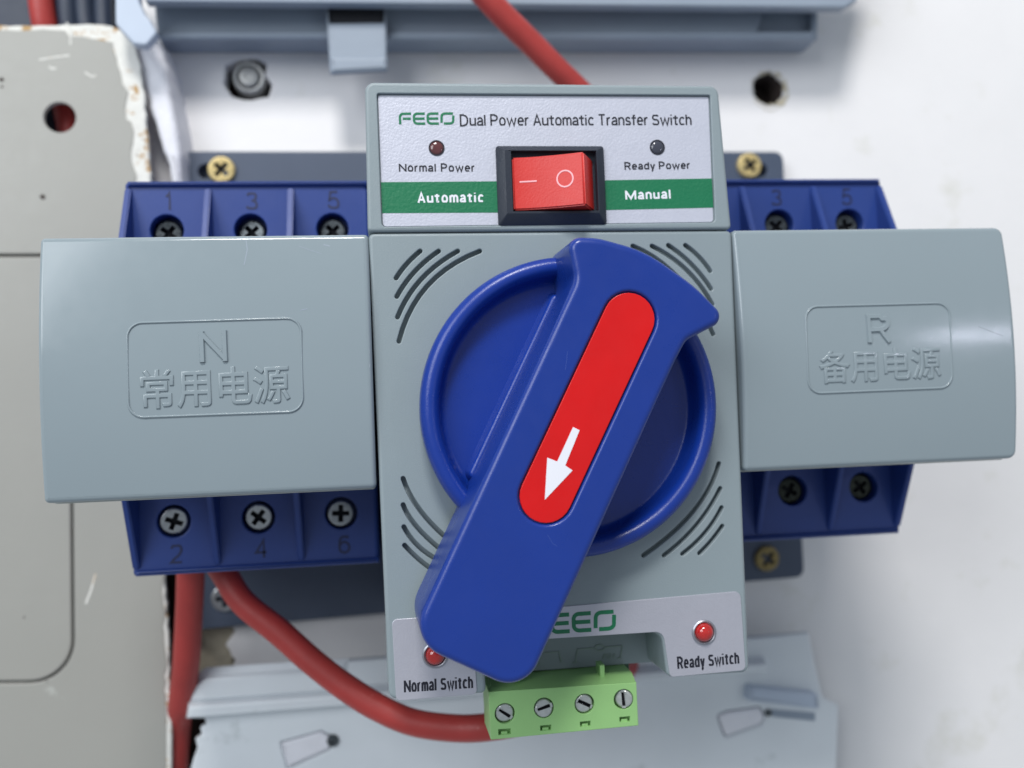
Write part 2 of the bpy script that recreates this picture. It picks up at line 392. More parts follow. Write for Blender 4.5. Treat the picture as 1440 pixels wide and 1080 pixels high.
def print_text(name, s, pl, pr, cap_mm, z, material, parent, wd, thick=.12, gap=.20, bulge=None, round_=0, label=None):
    """sans lettering drawn stroke by stroke between pl and pr"""
    X = 0; plan = []
    for ch in s:
        a, st = GL[ch]; plan.append((X, st)); X += a+gap+(.06 if ch in 'liI' else 0)
    X -= gap
    d = Vector(pr)-Vector(pl); ex = d/X; ey = Vector((-d.y, d.x)).normalized()*cap_mm; o = Vector(pl)
    bm = new(); k = 0
    inset = wd/2/cap_mm
    for x0, st in plan:
        for path in st:
            k += 1; zz = z+.004*(k % 2)
            q = []
            for x, y in path:
                yy = min(max(y, inset), 1-inset) if y >= 0 else y
                if y == 0 or y == 1: yy = y
                q.append(o+ex*(x0+x)+ey*yy)
            Pp = []
            for a_ in q:
                if not Pp or (a_-Pp[-1]).length > 1e-4: Pp.append(a_)
            # mitred ribbon
            L = []; Rr = []
            closed = (Pp[0]-Pp[-1]).length < 1e-3 and len(Pp) > 8
            for i, c in enumerate(Pp):
                a_ = Pp[i-1] if i else (Pp[-2] if closed else None)
                b_ = Pp[i+1] if i < len(Pp)-1 else (Pp[1] if closed else None)
                t1 = (c-a_).normalized() if a_ is not None else (b_-c).normalized()
                t2 = (b_-c).normalized() if b_ is not None else t1
                n1 = Vector((-t1.y, t1.x)); n2 = Vector((-t2.y, t2.x)); nn = (n1+n2)
                nn = nn.normalized() if nn.length > 1e-5 else n1
                kk = wd/2/max(.45, nn.dot(n1)); L.append(c+nn*kk); Rr.append(c-nn*kk)
            lo_ = [[bm.verts.new((p.x, p.y, h)) for p in side] for side, h in ((L, zz), (L, zz+thick), (Rr, zz+thick), (Rr, zz))]
            if round_:
                for a_, b_ in zip(lo_[1], lo_[2]):
                    m_ = (b_.co-a_.co)*round_; a_.co += m_; b_.co -= m_
            for i in range(len(Pp)-1):
                for j in range(3): bm.faces.new((lo_[j][i], lo_[j][i+1], lo_[j+1][i+1], lo_[j+1][i]))
            for e in (0, -1):
                if not closed: bm.faces.new([lo_[j][e] for j in range(4)])
    if bulge:
        for v in bm.verts: v.co.z += bulge(v.co.y)
    return link(name, bm, material, parent, label=label, sharp=40)
def logo(name, px, mm_z, material, parent, wd, skip=''):
    """angular four-letter mark; px = (left, base_l, right, base_r, height) in photo pixels"""
    ul, vl, ur, vr, h = px
    A = Vector(at(ul, vl, mm_z)); B = Vector(at(ur, vr, mm_z)); hh = h/ppm(mm_z)
    ex = (B-A)/4.0; ey = Vector((-(B-A).y, (B-A).x)).normalized()*hh
    P = lambda x, y: tuple(A+ex*x+ey*y)
    bm = new()
    st = []
    k0 = .04; k1 = .86
    def arc(cx, cy, rx, ry, a0, a1, n=6): return [(cx+rx*math.cos(R(a0+(a1-a0)*k/n)), cy+ry*math.sin(R(a0+(a1-a0)*k/n))) for k in range(n+1)]
    F = [[(k0, 0)]+[(k0, .6)]+arc(.30, .62, .26, .33, 180, 90)+[(k1, .95)], [(.24, .50), (k1-.04, .50)]]
    Eo = [[(k1, .95), (.32, .95)]+arc(.32, .68, .26, .27, 90, 180)+[(.06, .34)]+arc(.32, .32, .26, .27, 180, 270)+[(k1, .05)], [(.14, .50), (k1-.03, .50)]]
    O = [[(.06, .12), (.08, .68)]+arc(.36, .72, .27, .23, 180, 90)+[(.92, .95)], [(.94, .78), (.92, .36)]+arc(.64, .30, .28, .25, 0, -90)+[(.22, .05)]]
    for i, (ch, L) in enumerate(zip('FEEO', (F, Eo, Eo, O))):
        for s in L: slab(bm, ribbon([P(i+x, y) for x, y in s], wd, cap=False), mm_z, mm_z+.12)
    return link(name, bm, material, parent)

# ================================================================ THE SETTING
ZW = -118.0
def jag(p, amp, step=2.0):
    """break a polyline into short uneven steps"""
    out = []
    for i in range(len(p)):
        a, b = Vector(p[i]), Vector(p[(i+1) % len(p)]); n = max(1, int((b-a).length/step))
        for k in range(n):
            q = a.lerp(b, k/n); out.append((q.x+random.uniform(-amp, amp), q.y+random.uniform(-amp, amp)))
    return out
bm = new()
hole_round = circle(at(1080, 125, ZW), 6.3, 28, .05)
hole_bolt = jag([at(u, v, ZW) for u, v in ((318, 92), (332, 84), (362, 82), (374, 90), (372, 104), (384, 118), (378, 136), (348, 141), (326, 134), (315, 116))], .3, 1.5)
break_out = jag([at(u, v, ZW) for u, v in ((226, 800), (300, 800), (296, 850), (322, 866), (328, 890), (318, 908), (330, 930), (322, 948), (312, 1060), (236, 1100))], .45, 1.8)
slab(bm, rect(-700, -600, 700, 600), ZW-8, ZW, holes=[(hole_round, 8, False, 0), (hole_bolt, 8, False, .8), (break_out, 8, False, .9)])
tag(link('wall', bm, 'wall', recalc=False), kind='structure')
bm = new(); slab(bm, rect(-260, -300, 260, 260), ZW-30, ZW-14)
tag(link('cavity_backing', bm, 'cavity'), kind='structure')  # added dark sheet that keeps world light out of the wall holes
bm = new(); c_ = at(1080, 125, ZW)
la = [ring(bm, circle(c_, r_, 28, j_), z_) for r_, z_, j_ in ((6.25, ZW-.3, .05), (6.1, ZW-.9, .05), (5.6, ZW-3, .04), (5.4, ZW-12, .03))]
for a_, b_ in zip(la, la[1:]): bridge(bm, a_, b_)
tag(link('hole_shade_lining', bm, 'cavity'), kind='structure')  # added dark lining, its colour deepens the shade in the hole
bm = new(); cr = (c_[0]+.7, c_[1]-.6)
slab(bm, circle(cr, 7.6, 34, .07), ZW-.5, ZW+.22, r=.2, holes=[(circle(c_, 6.1, 30, .07), 3, False, .3)])
tag(link('chipped_rim', bm, 'tan'), kind='structure')
# crumbling plaster showing in the broken edge of the wall
bm = new(); pp = ats(((262, 850), (312, 856), (330, 880), (326, 960), (300, 990), (262, 985)), ZW-2)
slab(bm, jag(pp, .6, 2), ZW-9, ZW-2.2, r=1.2)
tag(link('plaster_patch', bm, 'plaster'), 'crumbly beige plaster patch in the broken wall beside the vertical red cable', 'plaster')

# ================================================================ ENCLOSURE PANEL on the left
ZP = -100.0
enc = empty('enclosure_panel', (*at(90, 560, ZP), ZP-2))
tag(enc, 'grey painted metal enclosure panel with chipped white edge at far left', 'metal panel')
outer = [(-700, -500), (-700, -500)]
outer_px = [(-500, 36), (0, 35), (90, 34), (145, 33), (168, 40), (185, 56), (194, 80), (200, 110), (203, 150), (207, 200), (212, 250), (218, 330), (225, 560), (231, 800), (238, 950), (240, 1000), (238, 1300), (-500, 1300)]
hole_px = at(84, 165, ZP)
door_px = [(-300, 362), (60, 362), (100, 362), (104, 905), (60, 962), (-300, 962)]
def jagged_edge(px, z, amp):
    p = ats(px, z); out = []
    for i in range(len(p)):
        a, b = Vector(p[i]), Vector(p[(i+1) % len(p)])
        n = max(1, int((b-a).length/2.2)) if 0 < i < len(p)-3 else 1
        for k in range(n):
            q = a.lerp(b, k/n); out.append((q.x+random.uniform(-amp, amp), q.y+random.uniform(-amp, amp)*.6))
    return out
bm = new()
gd = rr(ats([(-450, 357), (100, 357), (105, 961), (-450, 966)], ZP), [0, 4, 13, 0], 10)
slab(bm, jagged_edge(outer_px, ZP, .34), ZP-2.2, ZP-.35, r=.5, holes=[(circle(hole_px, 5.2, 36), 1.8, False, 0), (offset(ccw(gd), -.03), 1.8, False, 0)])
link('steel_sheet', bm, 'chip', enc, label='chipped white steel sheet with rust spots along its rim')
coat_px = [(-500, 43), (0, 43), (55, 42), (60, 40), (90, 42), (97, 52), (118, 50), (140, 56), (158, 60), (163, 80), (170, 100), (173, 118), (180, 128), (176, 145), (178, 166), (186, 172), (187, 200), (184, 225), (190, 246), (200, 300), (206, 420), (216, 600), (222, 760), (229, 812), (231, 900), (233, 938), (232, 960), (234, 1000), (233, 1300), (-500, 1300)]
# the door line: a groove pressed into the coat
bm = new()
slab(bm, jagged_edge(coat_px, ZP, .42), ZP-.8, ZP, r=.12, holes=[(circle(hole_px, 5.0, 36), .8, False, .2), (gd, .8, False, .35)])
link('paint_coat', bm, 'panel', enc, recalc=False)
bm = new()
slab(bm, offset(ccw(gd), .85), ZP-2.0, ZP-.1, r=.6)
link('door', bm, 'panel', enc)
for (u, v, r_) in ((60, 277, .8), (2, 112, .7), (3, 122, .4), (182, 765, .3), (34, 868, .25), (66, 958, .25)):
    bm = new(); slab(bm, circle(at(u, v, ZP), r_, 9, .25), ZP-.02, ZP+.04); link('rust_spot', bm, 'cavity', enc)
for line in (((56, 84), (66, 82), (80, 80), (97, 78)), ((94, 32), (99, 44), (99, 62)), ((120, 102), (130, 108), (134, 106)),
             ((134, 808), (128, 830), (121, 848)), ((70, 94), (73, 97), (78, 96))):
    bm = new(); slab(bm, ribbon(ats(line, ZP), random.uniform(.35, .8)), ZP-.02, ZP+.05); link('scratch', bm, 'chip', enc)

# torn white edge of the box beyond the panel
bm = new()
tp = ats(((186, 40), (216, 52), (226, 60), (232, 80), (238, 112), (243, 150), (250, 185), (254, 215), (257, 262), (240, 262), (236, 230), (222, 190), (212, 160), (208, 140), (200, 120), (192, 80)), -103)
slab(bm, jag(tp, .35, 2.2), ZW-.5, -103, r=2.2, draft=1.5)
tag(link('torn_edge', bm, 'torn'), 'torn white strip of wall lining between the grey panel and the bolt hole', 'wall lining')

# cables behind the panel, upper left corner
def cable(name, pts, r, material, label, cat='cable', group=None):
    P = [(*at(u, v, z), z) for u, v, z in pts]
    bm = new(); tube(bm, P, r)
    return tag(link(name, bm, material, origin=P[0]), label, cat, group)
cable('red_cable', [(50, -120, -109), (56, -20, -109), (62, 30, -110), (74, 80, -113), (96, 170, -112), (104, 240, -112)], 4.1, 'wire', 'red cable passing behind the top edge of the grey panel')
cable('dark_cable', [(88, -120, -110), (94, 0, -110), (100, 60, -111), (104, 120, -112)], 3.4, 'blackwire', 'navy cable immediately right of the red cable at the top left', group='dark cables behind the panel')
cable('dark_cable', [(118, -120, -111), (118, 0, -111), (124, 60, -111), (126, 120, -112)], 3.4, 'blackwire', 'middle one of three navy cables behind the panel top edge', group='dark cables behind the panel')
cable('dark_cable', [(148, -120, -111), (145, 0, -111), (148, 60, -111), (150, 120, -112)], 3.2, 'blackwire', 'navy cable next to the pale blue broken plastic, behind the panel', group='dark cables behind the panel')
bm = new(); slab(bm, ats(((-300, -150), (168, -150), (168, 300), (-300, 300)), -116), ZW-.5, -116.5, r=.5)  # extended down behind the panel so the round hole looks dark
tag(link('trunking', bm, 'blackwire'), 'dark slate trunking behind the cables at the top left corner', 'trunking')

# ================================================================ UPPER RAIL
ru = empty('upper_rail', (*at(700, 0, -100), ZW))
tag(ru, 'grey blue mounting rail across the top with a hanging clip tab', 'rail')
bm = new(); slab(bm, ats(((150, -120), (1230, -120), (1206, 0), (1188, 11), (205, 2)), -92), -96, -92, r=.8, back=True)
link('front_flange', bm, 'raildark', ru)
bm = new(); slab(bm, ats(((206, -90), (1152, -90), (1150, 54), (222, 52)), -104), ZW+1, -104, r=.7,
     holes=[(ats(((1072, 14), (1142, 14), (1142, 44), (1064, 44), (1070, 30)), -104), 4, True, .5)])
link('web', bm, 'raildark', ru)
bm = new(); slab(bm, rr(ats(((214, 44), (1148, 44), (1146, 56), (224, 54)), -102), .8), -104.2, -102, r=.9)
link('lip', bm, 'raildark', ru)
bm = new(); slab(bm, ats(((458, 3), (543, 3), (544, 98), (464, 102)), -98), -100, -98, r=.6, holes=[(rr(ats(((457.5, 6), (542, 6), (540, 32), (463, 33)), -98), .5), 1.2, True, .3)])
tab = link('clip_tab', bm, 'raildark', ru)
bm = new(); slab(bm, rr(ats(((463, 80), (545, 80), (545, 98), (465, 103)), -96.5), .8), -98.2, -96.5, r=1.0)
link('tab_lip', bm, 'raildark', tab)
bm = new(); slab(bm, rr(ats(((459, 7), (541, 7), (539, 32), (464, 33)), -98.6), .5), -99.1, -98.9)
link('slot', bm, 'dark', tab)
bm = new(); slab(bm, rr(ats(((161, -60), (192, -60), (196, 2), (204, 20), (211, 28), (221, 46), (206, 64), (188, 62), (162, 34)), -90), [0, 0, 1, 1, 1, 1.6, 2, 1.5, 3]), -94, -90, r=.8, back=True)
tag(link('broken_piece', bm, 'railblue'), 'pale blue broken plastic corner hanging at the left end of the upper rail', 'plastic piece')

# ================================================================ LOWER RAIL
rl = empty('lower_rail', (*at(700, 1040, -98), ZW))
tag(rl, 'pale blue grey mounting rail along the bottom with slanted tabs and cut windows', 'rail')
ZL = -98
win_l = ats(((394, 1044), (452, 1028), (468, 1036), (464, 1054), (404, 1082)), ZL)
win_r = ats(((1008, 1006), (1024, 1000), (1070, 994), (1077, 1008), (1072, 1019), (1020, 1038)), ZL)
bm = new()
slab(bm, ats(((262, 962), (284, 944), (560, 924), (700, 914), (1062, 897), (1138, 890), (1146, 930), (1158, 982), (1180, 992), (1178, 1060), (1170, 1200), (282, 1250), (268, 1080), (272, 1066), (277, 1052), (274, 1040), (283, 1034), (281, 1024), (290, 1019), (287, 1011), (264, 1010)), ZL),
     ZL-3, ZL, r=1.0, holes=[(rr(win_l, .6), 3, False, .7), (rr(win_r, 1.6), 3, False, 1.2)], back=False)
link('back_flange', bm, 'rail', rl, recalc=False)
bm = new(); slab(bm, ats(((264, 992), (1078, 932), (1082, 946), (262, 1012)), -93), ZL-.2, -93, r=1.4, draft=1.0)
link('ridge', bm, 'rail', rl)
bm = new(); slab(bm, ats(((268, 966), (290, 952), (480, 940), (476, 974), (266, 988)), -95), ZL-.2, -95, r=1.6, draft=2.2)
link('step', bm, 'rail', rl)
bm = new(); slab(bm, ats(((272, 1024), (1176, 1062), (1180, 1200), (280, 1200)), -96.8), ZL-.2, -96.8, r=.9, draft=3)
bm.free()
bm = new(); slab(bm, rr(ats(((1054, 966), (1150, 976), (1153, 998), (1052, 986)), -93.5), .8), ZL-.2, -93.5, r=1.0)
link('tab', bm, 'railblue', rl, label='pale blue slanted tab at the right end')
bm = new(); slab(bm, rr(ats(((1084, 997), (1146, 1002), (1146, 1014), (1086, 1008)), ZL), .4), ZL, ZL+.15)
link('slot', bm, 'raildark', rl)
bm = new(); slab(bm, circle(at(1080, 1002, ZL), 1.3, 16), ZL, ZL+.8, r=.3)
link('rivet', bm, 'dullsteel', rl)
bm = new(); lathe(bm, at(468, 1041, ZL), [(2.0, ZL-1), (2.0, ZL+.6), (1.5, ZL+1.2), (.9, ZL+1.2), (.8, ZL+.4)], 20)
link('rivet', bm, 'dullsteel', rl, label='dark round rivet beside the left window')
bm = new(); slab(bm, rr(offset(ccw(win_l), .28), .6), ZL-2.5, ZL+.7, r=.7)
link('tab', bm, 'torn', rl, label='white slanted tab in the left window')
bm = new(); slab(bm, rr(offset(ccw(win_r), .4), 1.2), ZL-2.5, ZL+.1, r=.9)
link('tab', bm, 'torn', rl, label='white block showing in the right window')

# anchor bolt in the upper left hole
cb = at(350, 109, ZW); zb = ZW
bm = new(); lathe(bm, cb, [(5.6, zb-6), (5.6, zb-.2), (5.1, zb+.5), (4.3, zb+.4), (4.0, zb-1.2), (3.4, zb-1.5), (3.4, zb+.4), (2.9, zb+1.1), (1.7, zb+1.2), (1.4, zb+.7)], 40)
tag(link('anchor_bolt', bm, 'bolt', origin=(*cb, zb)), 'round grey anchor bolt in a rough wall hole left of the clip tab', 'bolt')

# free red cables
cable('red_cable', [(600, -110, -66), (660, -32, -68), (700, 14, -70), (748, 62, -74), (792, 106, -78), (840, 150, -84), (900, 190, -92)], 3.9, 'wire', 'red cable running from the top edge down behind the control box')
cable('red_cable', [(268, 760, -80), (268, 806, -82), (266, 860, -86), (262, 930, -92), (256, 985, -100), (250, 1020, -107), (246, 1080, -109), (244, 1160, -110)], 4.2, 'wire', 'red cable dropping straight down under terminal 2 beside the panel edge')
cable('red_cable', [(292, 770, -66), (315, 806, -64), (342, 847, -62), (393, 889, -60), (440, 931, -58), (487, 967, -56), (534, 996, -54), (582, 1016, -52), (641, 1024, -50), (690, 1022, -48), (740, 1012, -50), (800, 985, -56), (850, 955, -74), (878, 942, -94), (888, 915, -108)], 3.75, 'wire', 'red cable curving under the device to the green connector')

# ================================================================ TRANSFER SWITCH
sw = empty('transfer_switch', (0, 8, -116))
tag(sw, 'grey and blue dual power transfer switch with a big rotary knob', 'transfer switch')
ZPL = -112
bm = new()
pl = rr([(-108.5, -59.8-6), (108.5, -59.8-1), (108.5, 96.6), (-108.5, 96.6)], 3.2)
sh = [(stadium((-99.5, 89.5), (-96, 89.5), 2.6), 4, True, .3), (stadium((96, 89.5), (99.5, 89.5), 2.6), 4, True, .3)]
slab(bm, pl, ZW+.3, ZPL, r=.6, holes=sh)
link('mounting_plate', bm, 'plate', sw)

# --- terminal blocks
T1, T0, HT = 68.4, -37.3, 108.4
ST, SB = 54.9, -23.1
XS = (53.66, 75.63, 97.6)
ZF = -45.0
def cross(c, r, wd, ang, n=1):
    out = []
    for k in range(4):
        a = ang+k*math.pi/2
        d = Vector((math.cos(a), math.sin(a))); p = Vector((-d.y, d.x))
        c_ = Vector(c)
        out += [tuple(c_+d*wd+p*(-wd)) if False else tuple(c_+d*r-p*wd), tuple(c_+d*r+p*wd)]
        d2 = Vector((math.cos(a+math.pi/2), math.sin(a+math.pi/2)))
        out += [tuple(c_+d*wd+d2*wd)]
    return out
def screw_mesh(r, h, slot, name):
    bm = new()
    if slot == 'cross':
        prof = cross((0, 0), r*.62, r*.17, .3)
    else:
        prof = rect(-r*1.0+.12, -r*.17, r*1.0-.12, r*.17)
    # serrated rim
    n = 48; o = [((r*(1-.035*(k % 2)))*math.cos(2*math.pi*k/n), (r*(1-.035*(k % 2)))*math.sin(2*math.pi*k/n)) for k in range(n)]
    slab(bm, o, -h, 0, r=min(.6, r*.2), holes=[(prof, h*.88, True, .08)], seg=3)
    if slot == 'cross':       # raised radial notches between the arms
        for k in range(4):
            a = .3+math.pi/4+k*math.pi/2
            slab(bm, ribbon([(r*.5*math.cos(a), r*.5*math.sin(a)), (r*.86*math.cos(a), r*.86*math.sin(a))], r*.12, cap=False), -.05, .25)
    bmesh.ops.recalc_face_normals(bm, faces=bm.faces[:])
    for v in bm.verts: v.co = toworld(v.co)
    me = bpy.data.meshes.new(name); bm.to_mesh(me); bm.free()
    for p in me.polygons:
        p.use_smooth = True
        if p.center.y > h*S*.3 and max(abs(p.center.x), abs(p.center.z)) < r*S*.97 and all(abs(me.vertices[i].co.y) < h*S*.95 for i in p.vertices): p.material_index = 1     # dark recess faces stand in for the shade inside
    me.set_sharp_from_angle(angle=R(35)); return me
def put(name, me, material, c, parent=None, rot=0, tilt=(0, 0)):
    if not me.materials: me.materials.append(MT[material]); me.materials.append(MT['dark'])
    o = bpy.data.objects.new(name, me); col.objects.link(o)
    base = Vector(parent['base']) if parent is not None else Vector((0, 0, 0))
    if parent is not None: o.parent = parent
    o.location = toworld(Vector(c)-base); o.rotation_euler = (tilt[0], rot, tilt[1]); o['base'] = tuple(c)
    return o
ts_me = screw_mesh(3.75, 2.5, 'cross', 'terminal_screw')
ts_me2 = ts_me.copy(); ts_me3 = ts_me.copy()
for side in (-1, 1):
    bm = new()
    holes = []
    for x in XS:
        for y in (ST, SB): holes.append((circle((side*x, y), 4.35, 36), 6, True, .35))
    xi, xo = 43.6, HT
    o = rr([(side*xi, T0), (side*xo, T0), (side*xo, T1), (side*xi, T1)], [0, 1.1, 1.1, 0] )
    slab(bm, o, ZPL+.2, ZF, r=1.4, holes=holes)
    # raised lip along the outer ends
    for y0, y1 in ((T1-1.7, T1-.2), (T0+.2, T0+1.8)):
        slab(bm, ccw([(side*(xi+.2), y0), (side*(xo-1.0), y0), (side*(xo-1.0), y1), (side*(xi+.2), y1)]), ZF-1, ZF+1.1, r=.9)
    # core that carries the cover
    slab(bm, ccw([(side*44.5, -12), (side*105.2, -12), (side*105.2, 42.5), (side*44.5, 42.5)]), ZF-1, -13, r=.5)
    blk = link('terminal_block', bm, 'block', sw, label='%s blue terminal block' % ('left' if side < 0 else 'right'))
    # ribs and side walls: wedges that rise towards the cover
    for k, x in enumerate((64.65, 86.6, 107.3)):
        for (ye, yc, s) in ((T1-2.2, 42.0, 1), (T0+2.2, -11.5, -1)):
            bm = new(); h0, h1 = ZF+.5, ZF+ (11.5 if k < 2 else 12.5)
            wb, wt = (1.15, .75)
            prof = [(ye, ZF-.5), (ye, h0), (yc, h1), (yc, ZF-.5)]
            vs = []
            for (y, z) in prof:
                hw = wt if z > ZF else wb
                vs.append((bm.verts.new((side*x-hw, y, z)), bm.verts.new((side*x+hw, y, z))))
            n = 4
            for i in range(n):
                a, b = vs[i], vs[(i+1) % n]; bm.faces.new((a[0], a[1], b[1], b[0]))
            bm.faces.new([v[0] for v in vs]); bm.faces.new([v[1] for v in vs][::-1])
            bmesh.ops.recalc_face_normals(bm, faces=bm.faces[:])
            bmesh.ops.bevel(bm, geom=bm.edges[:], offset=.28, segments=2, affect='EDGES')
            link('rib', bm, 'block', blk)
    for i, x in enumerate(XS):
        for (y, dy) in ((ST, 7.9), (SB, -8.6)):
            tx = random.uniform(-.2, .2)
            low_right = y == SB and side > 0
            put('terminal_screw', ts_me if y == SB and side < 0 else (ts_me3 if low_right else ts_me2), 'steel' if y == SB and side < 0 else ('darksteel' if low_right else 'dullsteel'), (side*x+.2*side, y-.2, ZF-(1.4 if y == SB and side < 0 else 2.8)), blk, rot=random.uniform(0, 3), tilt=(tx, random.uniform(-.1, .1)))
            num = (1, 3, 5) if y == ST else (2, 4, 6)
            idx = num[2-i] if side < 0 else num[i]
            if side > 0 and y == SB: continue
            w_ = 1.1 if idx == 1 else 2.7
            print_text('number', str(idx), (side*x-w_/2-.5*side, y+dy-2.3), (side*x+w_/2-.5*side, y+dy-2.3), 4.7, ZF-.05, 'number', blk, .62, thick=.15)

# --- housing
ycap = lambda v, u=790, z=0: at(u, v, z)[1]
BL, BR_ = at(547, 984, 0), at(1054, 946, 0)
TL, TR = at(518, 327.5, 0), at(1029, 323.5, 0)
n1, n2, n3, n4 = at(684, 975, 0), at(679, 903, 0), at(930, 889, 0), at(938, 953, 0)
out = rr([BL, n1, n2, n3, n4, BR_, TR, TL], [1.8, 1.2, 2.0, 2.6, 1.6, 1.8, 1.4, 1.4])
slots = []
def arcs(lst, wd=1.05):
    for pts in lst:
        P = [Vector(at(u, v, 0)) for u, v in pts]
        if len(P) == 3:                       # quadratic through the middle point
            c = P[1]*2-(P[0]+P[2])*.5
            P = [P[0]*(1-t)**2+c*2*t*(1-t)+P[2]*t*t for t in [k/10 for k in range(11)]]
        slots.append((ribbon([tuple(p) for p in P], wd, n=5), 2.2, True, .22))
arcs([((557, 391), (572, 371), (591, 353)), ((558, 417), (583, 382), (617, 353)), ((559, 446), (592, 393), (644, 353)), ((561, 480), (601, 402), (675, 353))])
arcs([((964, 345), (983, 361), (999, 381)), ((940, 345), (973, 372), (1000, 406)), ((917, 346), (966, 380), (1002, 428)), ((890, 346), (955, 392), (1003, 470))])
arcs([((567, 673), (591, 718), (634, 762)), ((567, 710), (587, 742), (626, 778)), ((568, 741), (588, 768), (618, 789)), ((569, 767), (588, 786), (609, 802))])
arcs([((1011, 652), (976, 718), (905, 781)), ((1013, 687), (980, 738), (934, 781)), ((1015, 714), (992, 749), (960, 779)), ((1016, 740), (1001, 760), (984, 778))])
bm = new()
slab(bm, out, -17, 0, r=.8, draft=.25, holes=slots)
yb = at(800, 938, -16)[1]
slab(bm, [(-42.3, yb), (42.3, yb), (42.3, TL[1]-.5), (-42.3, TL[1]-.5)], ZPL+.2, -15, r=0)
link('housing', bm, 'housing', sw, recalc=False)
# slotted-out relief inside the connector recess
bm = new()
zz = -15
for s in (((809, 930), (812, 913), (836, 911)), ((850, 910), (875, 908), (872, 925)), ((836, 911), (838, 908), (843, 906.5), (848, 908), (850, 911), (847, 914), (841, 915), (837, 912)),
          ((766, 918), (786, 916), (789, 931)), ((848, 926), (850, 920), (854, 920), (854, 926)), ((857, 926), (858, 919), (863, 925), (864, 919)), ((868, 925), (872, 925)), ((805, 932), (811, 931)), ((752, 934), (760, 933))):
    slab(bm, ribbon(ats(s, zz), .32, cap=False), zz-.05, zz+.3)
link('circuit_relief', bm, 'relief', sw)

# --- control box and face plate
cbx = rr(ats(((513, 115), (1010, 120), (1029, 322), (517, 326)), .6), [2.2, 2.2, 1.0, 1.0])
fr = rr(ats(((530, 131), (999, 133.5), (1006, 312.5), (537, 319)), .6), [.5, .5, 1.0, 1.0])
bm = new()
slab(bm, cbx, -60, .6, r=.75, draft=.2, holes=[(fr, 1.0, True, .25)])
ct = link('control_box', bm, 'housing', sw, recalc=False)
bm = new(); yt = at(770, 120, 0)[1]
slab(bm, [(-40.5, TL[1]+.3), (40.5, TL[1]+.3), (40.5, yt-1), (-40.5, yt-1)], ZPL+.2, -59)
link('housing_back', bm, 'housing', sw)
fz = -.15
face = offset(ccw(fr), .22)
bez_px = ((696.5, 205), (849, 205), (853.5, 314.8), (702, 317.5))
bm = new(); slab(bm, face, -.5, fz, r=.08)
fp = link('face_plate', bm, 'silver', sw)
bm = new()
slab(bm, ats(((535.5, 256.3), (700, 255), (700, 299), (537.3, 299.8)), fz), fz-.02, fz+.05)
link('green_band', bm, 'green', fp)
bm = new()
slab(bm, ats(((850, 253.6), (1001, 251), (1003, 292), (850, 295.5)), fz), fz-.02, fz+.05)
link('green_band', bm, 'green', fp)
Z1 = fz-.05
mm = lambda px: px/ppm(0)
print_text('lettering', 'Dual Power Automatic Transfer Switch', at(648, 176.5, 0), at(972, 175.5, 0), mm(15.5), Z1, 'ink', fp, .36, gap=.22)
print_text('lettering', 'Normal Power', at(562, 241, 0), at(667, 241, 0), mm(11), Z1, 'ink', fp, .32, gap=.30)
print_text('lettering', 'Ready Power', at(879.5, 238.5, 0), at(970, 237, 0), mm(10.5), Z1, 'ink', fp, .32, gap=.28)
print_text('lettering', 'Automatic', at(588.5, 285, 0), at(679.5, 284, 0), mm(13.5), Z1, 'white', fp, .44, thick=.14, gap=.36)
print_text('lettering', 'Manual', at(881, 280.5, 0), at(943, 279, 0), mm(13), Z1, 'white', fp, .44, thick=.14, gap=.36)
logo('logo', (562, 175, 639, 174.5, 16), Z1, 'green', fp, .55)
for (u, v) in ((614, 208), (924.5, 207)):
    c = at(u, v, 0)
    bm = new(); lathe(bm, c, [(1.85, fz-.05), (1.85, fz+.12), (1.6, fz+.12), (1.5, fz+.02)], 32)
    o = link('indicator_window', bm, 'ink', sw)
    bm = new(); lathe(bm, c, [(1.58, fz), (1.5, fz+.12), (1.1, fz+.3), (.5, fz+.38), (.02, fz+.4)], 32)
    link('lens', bm, 'smokered' if u < 700 else 'smoke', o, label='dark lens with a dull red tint' if u < 700 else None)

# --- rocker switch
bz = 2.2
def quad_rect(px, z):
    p = ats(px, z); xs = [q[0] for q in p]; ys = [q[1] for q in p]
    return (xs[0]+xs[3])/2, (ys[2]+ys[3])/2, (xs[1]+xs[2])/2, (ys[0]+ys[1])/2
bx0, by0, bx1, by1 = quad_rect(bez_px, 1.0)
op = quad_rect(((718, 211), (838, 211), (842, 296), (722, 297.5)), bz)
bm = new()
o1 = rr(rect(bx0, by0, bx1, by1), .7, 4)
o2 = rr(rect(bx0+1.9, by0+2.5, bx1-1.9, by1-1.5), .15, 4)
a = ring(bm, o1, fz); b = ring(bm, o1, fz+.9); c = ring(bm, offset(o1, .2), fz+1.1); d = ring(bm, o2, bz)
e = ring(bm, rr(rect(op[0], op[1], op[2], op[3]), .15, 4), bz); f = ring(bm, rr(rect(op[0], op[1], op[2], op[3]), .15, 4), fz+.06)
for p_, q_ in ((a, b), (b, c), (c, d), (d, e), (e, f)): bridge(bm, p_, q_)
cap(bm, [ring(bm, rect(op[0]-.3, op[1]-.3, op[2]+.3, op[3]+.3), fz+.05)])
bez = link('rocker_bezel', bm, 'black', sw, sharp=25, recalc=False)
